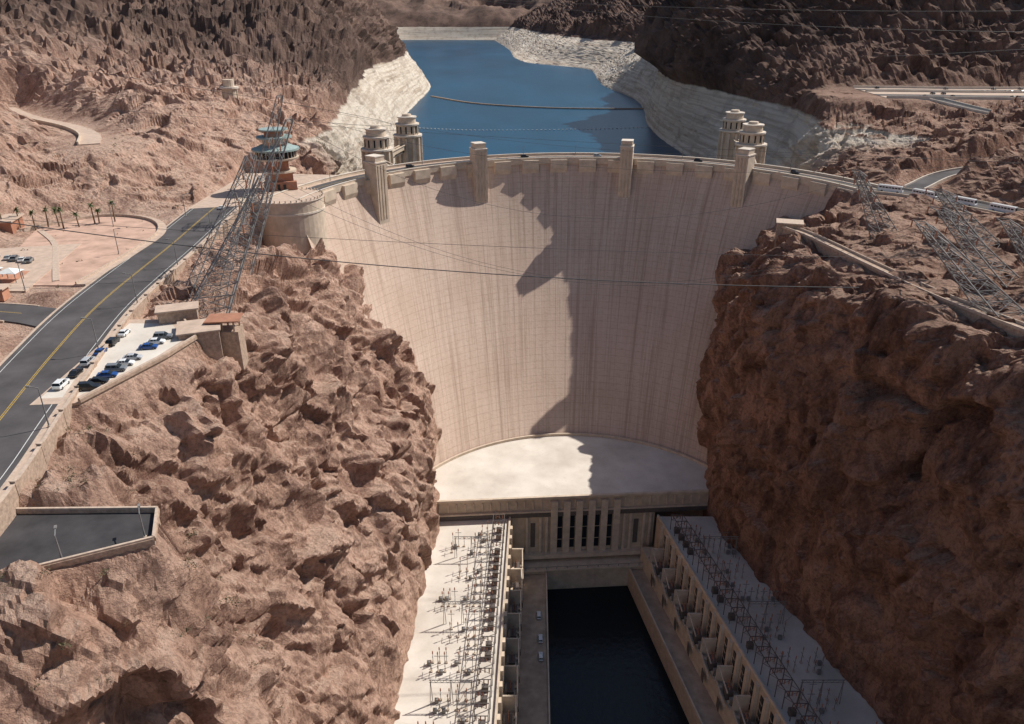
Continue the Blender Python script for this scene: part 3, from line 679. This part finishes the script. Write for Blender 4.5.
# ------------------------------------------------------------------ vehicles
def vehicle(name,x,y,z,h,colr,kind='car'):
    b=MB(); c,s=math.cos(h),math.sin(h)
    if kind=='car': Lh,W,base=2.25,.9,[(-2.25,.5,.75,.78),(-2.15,.32,.95,.88),(-1.2,.28,1.0,.9),(.9,.28,.98,.9),(2.0,.3,.78,.86),(2.25,.42,.62,.74)]; cab=(-1.75,-1.1,.35,1.15,.98,1.45)
    elif kind=='suv': Lh,W,base=2.4,.97,[(-2.4,.55,1.0,.85),(-2.3,.4,1.12,.95),(-1.2,.35,1.15,.97),(1.0,.35,1.12,.97),(2.2,.38,1.0,.93),(2.4,.5,.75,.82)]; cab=(-2.25,-1.95,.45,1.15,1.12,1.82)
    else: Lh,W,base=5.6,1.25,[(-5.6,.5,1.3,1.2),(-5.5,.4,1.5,1.25),(-1.2,.4,1.5,1.25),(4.2,.4,1.5,1.25),(5.4,.4,1.4,1.2),(5.6,.5,1.2,1.1)]; cab=(-5.5,-5.45,5.0,5.4,1.48,3.3)
    P=CP[colr]; T=lambda px,py,pz:(x+px*c-py*s,y+px*s+py*c,z+pz)
    vs=[]
    for (px,z0,z1,w) in base: vs+=[T(px,-w,z0),T(px,w,z0),T(px,w*1.0,(z0+z1)/2+.08),T(px,w*.93,z1),T(px,-w*.93,z1),T(px,-w,(z0+z1)/2+.08)]
    n=len(base); fs=[tuple(range(5,-1,-1)),tuple(6*(n-1)+i for i in range(6))]
    for i in range(n-1):
        for j in range(6): fs.append((6*i+j,6*i+(j+1)%6,6*i+6+(j+1)%6,6*i+6+j))
    b.add(vs,fs,P)
    r0,r1,f1,f0,zb,zt=cab; wb=W*.92; wt=W*(.76 if kind!='bus' else .9)
    vs=[T(r0,-wb,zb),T(r0,wb,zb),T(f0,wb,zb),T(f0,-wb,zb),T(r1,-wt,zt-.07),T(r1,wt,zt-.07),T(f1,wt,zt-.07),T(f1,-wt,zt-.07)]
    b.add(vs,[(0,1,5,4),(1,2,6,5),(2,3,7,6),(3,0,4,7)],M['glassd'] if kind!='bus' else P)
    vs=[T(r1-.04,-wt-.02,zt-.07),T(r1-.04,wt+.02,zt-.07),T(f1+.04,wt+.02,zt-.07),T(f1+.04,-wt-.02,zt-.07),T(r1+.1,-wt+.08,zt),T(r1+.1,wt-.08,zt),T(f1-.1,wt-.08,zt),T(f1-.1,-wt+.08,zt)]
    b.add(vs,[(0,1,5,4),(1,2,6,5),(2,3,7,6),(3,0,4,7),(4,5,6,7)],P)
    for px in((r0+.9*(r1-r0)),(r1+f1)/2,f1):
        for sy in(-1,1): b.beam(T(px,sy*wb*.99,zb),T(px,sy*(wt+.01),zt-.05),.1,P)
    if kind=='bus':
        for sy in(-1,1):
            for k in range(7): a=-4.9+k*1.4; b.add([T(a,sy*(wb+.02),1.95),T(a+1.1,sy*(wb+.02),1.95),T(a+1.1,sy*(wt+.06),2.6),T(a,sy*(wt+.06),2.6)],[(0,1,2,3)],M['glassd'])
        b.add([T(5.38,-1,1.6),T(5.38,1,1.6),T(5.12,.95,2.9),T(5.12,-.95,2.9)],[(0,1,2,3)],M['glassd'])
    for px in(-Lh*.62,Lh*.62):
        for sy in(-1,1):
            vsw=[]; r=.34 if kind!='bus' else .48
            for yy in(sy*(W-.22),sy*(W+.02)):
                for i in range(12): a=i*math.pi/6; vsw.append(T(px+r*math.cos(a),yy,r+r*math.sin(a)))
            b.add(vsw,[(i,(i+1)%12,12+(i+1)%12,12+i) for i in range(12)]+[tuple(range(12)),tuple(range(23,11,-1))],M['tyre'])
            b.add([T(px+.2*math.cos(a*math.pi/4),sy*(W+.03),r+.2*math.sin(a*math.pi/4)) for a in range(8)],[tuple(range(8))],M['steel'])
    return b.build(name)
cols=['black','black','blue','grey','white','silver','black','blue','white','grey','black','white']
for i in range(10):
    if i in(6,): continue
    vehicle('parked_car',-96.2+i*.5,154.6+i*3.3,.05,.15+random.uniform(-.03,.03),cols[i],'suv' if i%3==0 else 'car')
for i,cn in enumerate(['white','black','silver','blue','black','white']):
    vehicle('parked_car',-103.2+random.uniform(-.2,.2),156+i*6.2,.05,math.pi/2+.05,cn,'car' if i%2 else 'suv')
vehicle('suv',-111,138,0,math.radians(75),'white','suv')
vehicle('car',-127,330,0,math.radians(94),'white','car'); vehicle('car',-122,352,0,math.radians(92),'white','suv'); vehicle('car',-118,345,0,math.radians(95),'silver','car')
for i in range(8): vehicle('parked_car',-166-i*3.1-(i>3)*2,252+i*1.1,0.01,math.radians(105),random.choice(['white','silver','white','grey']),'car' if i%2 else 'suv')
for x,y in((12.3,248),(12.1,238),(12,262)): vehicle('car',x,y,-168,math.pi/2,'white','suv')
ro=offs(roadR,3.6)
for t in range(6):
    i=min(4+t*4,len(ro)-2); d=ro[i+1]-ro[i]; vehicle('tour_bus',ro[i][0],ro[i][1],0,math.atan2(d[1],d[0]),'white','bus')
for a in(-40,-12,5,28,50):
    A=math.radians(a); vehicle('car',38+147*math.sin(A),315+147*math.cos(A),.03,-A,random.choice(['white','black','silver']),'suv')
for i in range(22):
    o=random.choice([-12,-34,8,28]); q=offs(upR,o); j=random.randrange(2,len(q)-25); vehicle('parked_car',q[j][0],q[j][1],24.64,1.57+random.uniform(-.1,.1),random.choice(cols),'car')
# ------------------------------------------------------------------ street lamps
def lamp(x,y,z,h=9,d=0):
    b=MB(); b.cyl(x,y,z,z+.4,.3,.3,M['conct'],8); b.cyl(x,y,z+.4,z+h,.16,.10,M['steel'],8)
    ex,ey=x+2*math.cos(d),y+2*math.sin(d); b.beam((x,y,z+h),(ex,ey,z+h+.4),.14,M['steel']); b.box(ex,ey,z+h+.25,z+h+.5,.9,.4,M['steel'],d)
    b.build('street_lamp')
P1=offs(roadL,11.4)
for i in range(12,len(P1)-20,9): lamp(P1[i,0],P1[i,1],.1,9,math.pi)
for x,y in((-150,222),(-178,222),(-140,262),(-160,300),(-205,262),(-138,318)): lamp(x,y,-.2,9,0)
lamp(-63,106,-4,5,2); lamp(-74,100,-4,5,2)
for a in range(-60,66,12):
    A=math.radians(a); lamp(38+150.8*math.sin(A),315+150.8*math.cos(A),0,6,math.radians(-90)-A)
# ------------------------------------------------------------------ palms and shrubs
def palm(x,y,h):
    z=gz(x,y)-.3; b=MB(); lx=random.uniform(-.5,.5)
    for k in range(5): b.beam((x+lx*k/5,y,z+h*k/5),(x+lx*(k+1)/5,y,z+h*(k+1)/5),.5-.05*k,M['trunk'],.45-.05*k)
    cx,cz=x+lx,z+h
    for k in range(32):
        a=random.uniform(0,6.283); el=random.uniform(-.6,1.1); Lf=random.uniform(1.5,2.5); pr=Vector((cx,y,cz)); w=.26
        dirv=Vector((math.cos(a)*math.cos(el),math.sin(a)*math.cos(el),math.sin(el))); side=Vector((-math.sin(a),math.cos(a),0))
        for j in range(4):
            nx=pr+dirv*Lf/4; w2=w*(1.1 if j<1 else .6); b.add([pr-side*w,pr+side*w,nx+side*w2,nx-side*w2],[(0,1,2,3)],M['leaf']); pr=nx; w=w2; dirv=(dirv+Vector((0,0,-.32))).normalized()
    b.build('palm_tree')
for i in range(10): palm(-196+i*3.6+random.uniform(-1.2,1.2),292+i*1.6+random.uniform(-3,3),random.uniform(6,9))
b=MB()
for i in range(320):
    if i<190: x,y=random.uniform(-102,-56),random.uniform(76,145)
    else: x,y=random.uniform(-240,-135),random.uniform(210,420)
    if linedist(np.array([x]),np.array([y]),roadL)[0]<13 or polydist(np.array([x]),np.array([y]),terrace)[0]<2: continue
    z=gz(x,y); s=random.uniform(.4,1.2)
    for k in range(26):
        d=Vector((random.gauss(0,1),random.gauss(0,1),abs(random.gauss(0,.8))))*s*.5; p=Vector((x,y,z))+d; q=Vector((random.gauss(0,1),random.gauss(0,1),random.gauss(0,1)))*s*.22; r=Vector((random.gauss(0,1),random.gauss(0,1),random.gauss(0,1)))*s*.22
        b.add([p,p+q,p+r],[(0,1,2)],M['scrub'])
b.build('desert_scrub')
# ------------------------------------------------------------------ light, world, camera
el=math.radians(48); az=math.radians(27.5); sd=Vector((math.cos(az)*math.cos(el),math.sin(az)*math.cos(el),math.sin(el))).normalized()
sl=D.lights.new('sun','SUN'); sl.energy=5.0; sl.angle=math.radians(.5); sl.color=(1,.95,.88); so=D.objects.new('sun',sl); scene.collection.objects.link(so)
so.rotation_euler=sd.to_track_quat('Z','Y').to_euler(); so.location=(200,300,400)
w=D.worlds.new('World'); scene.world=w; w.use_nodes=True; nt=w.node_tree; bg=nt.nodes['Background']; sk=nt.nodes.new('ShaderNodeTexSky'); sk.sky_type='NISHITA'; sk.sun_disc=False
sk.sun_elevation=el; sk.sun_rotation=math.pi/2-az; nt.links.new(sk.outputs[0],bg.inputs[0]); bg.inputs[1].default_value=.09
cam=D.cameras.new('camera'); co=D.objects.new('camera',cam); scene.collection.objects.link(co); co.location=(0,0,78); co.rotation_euler=(math.radians(90-24.7),0,0)
cam.sensor_width=36; cam.lens=760/1024*36; cam.clip_start=.5; cam.clip_end=30000; scene.camera=co
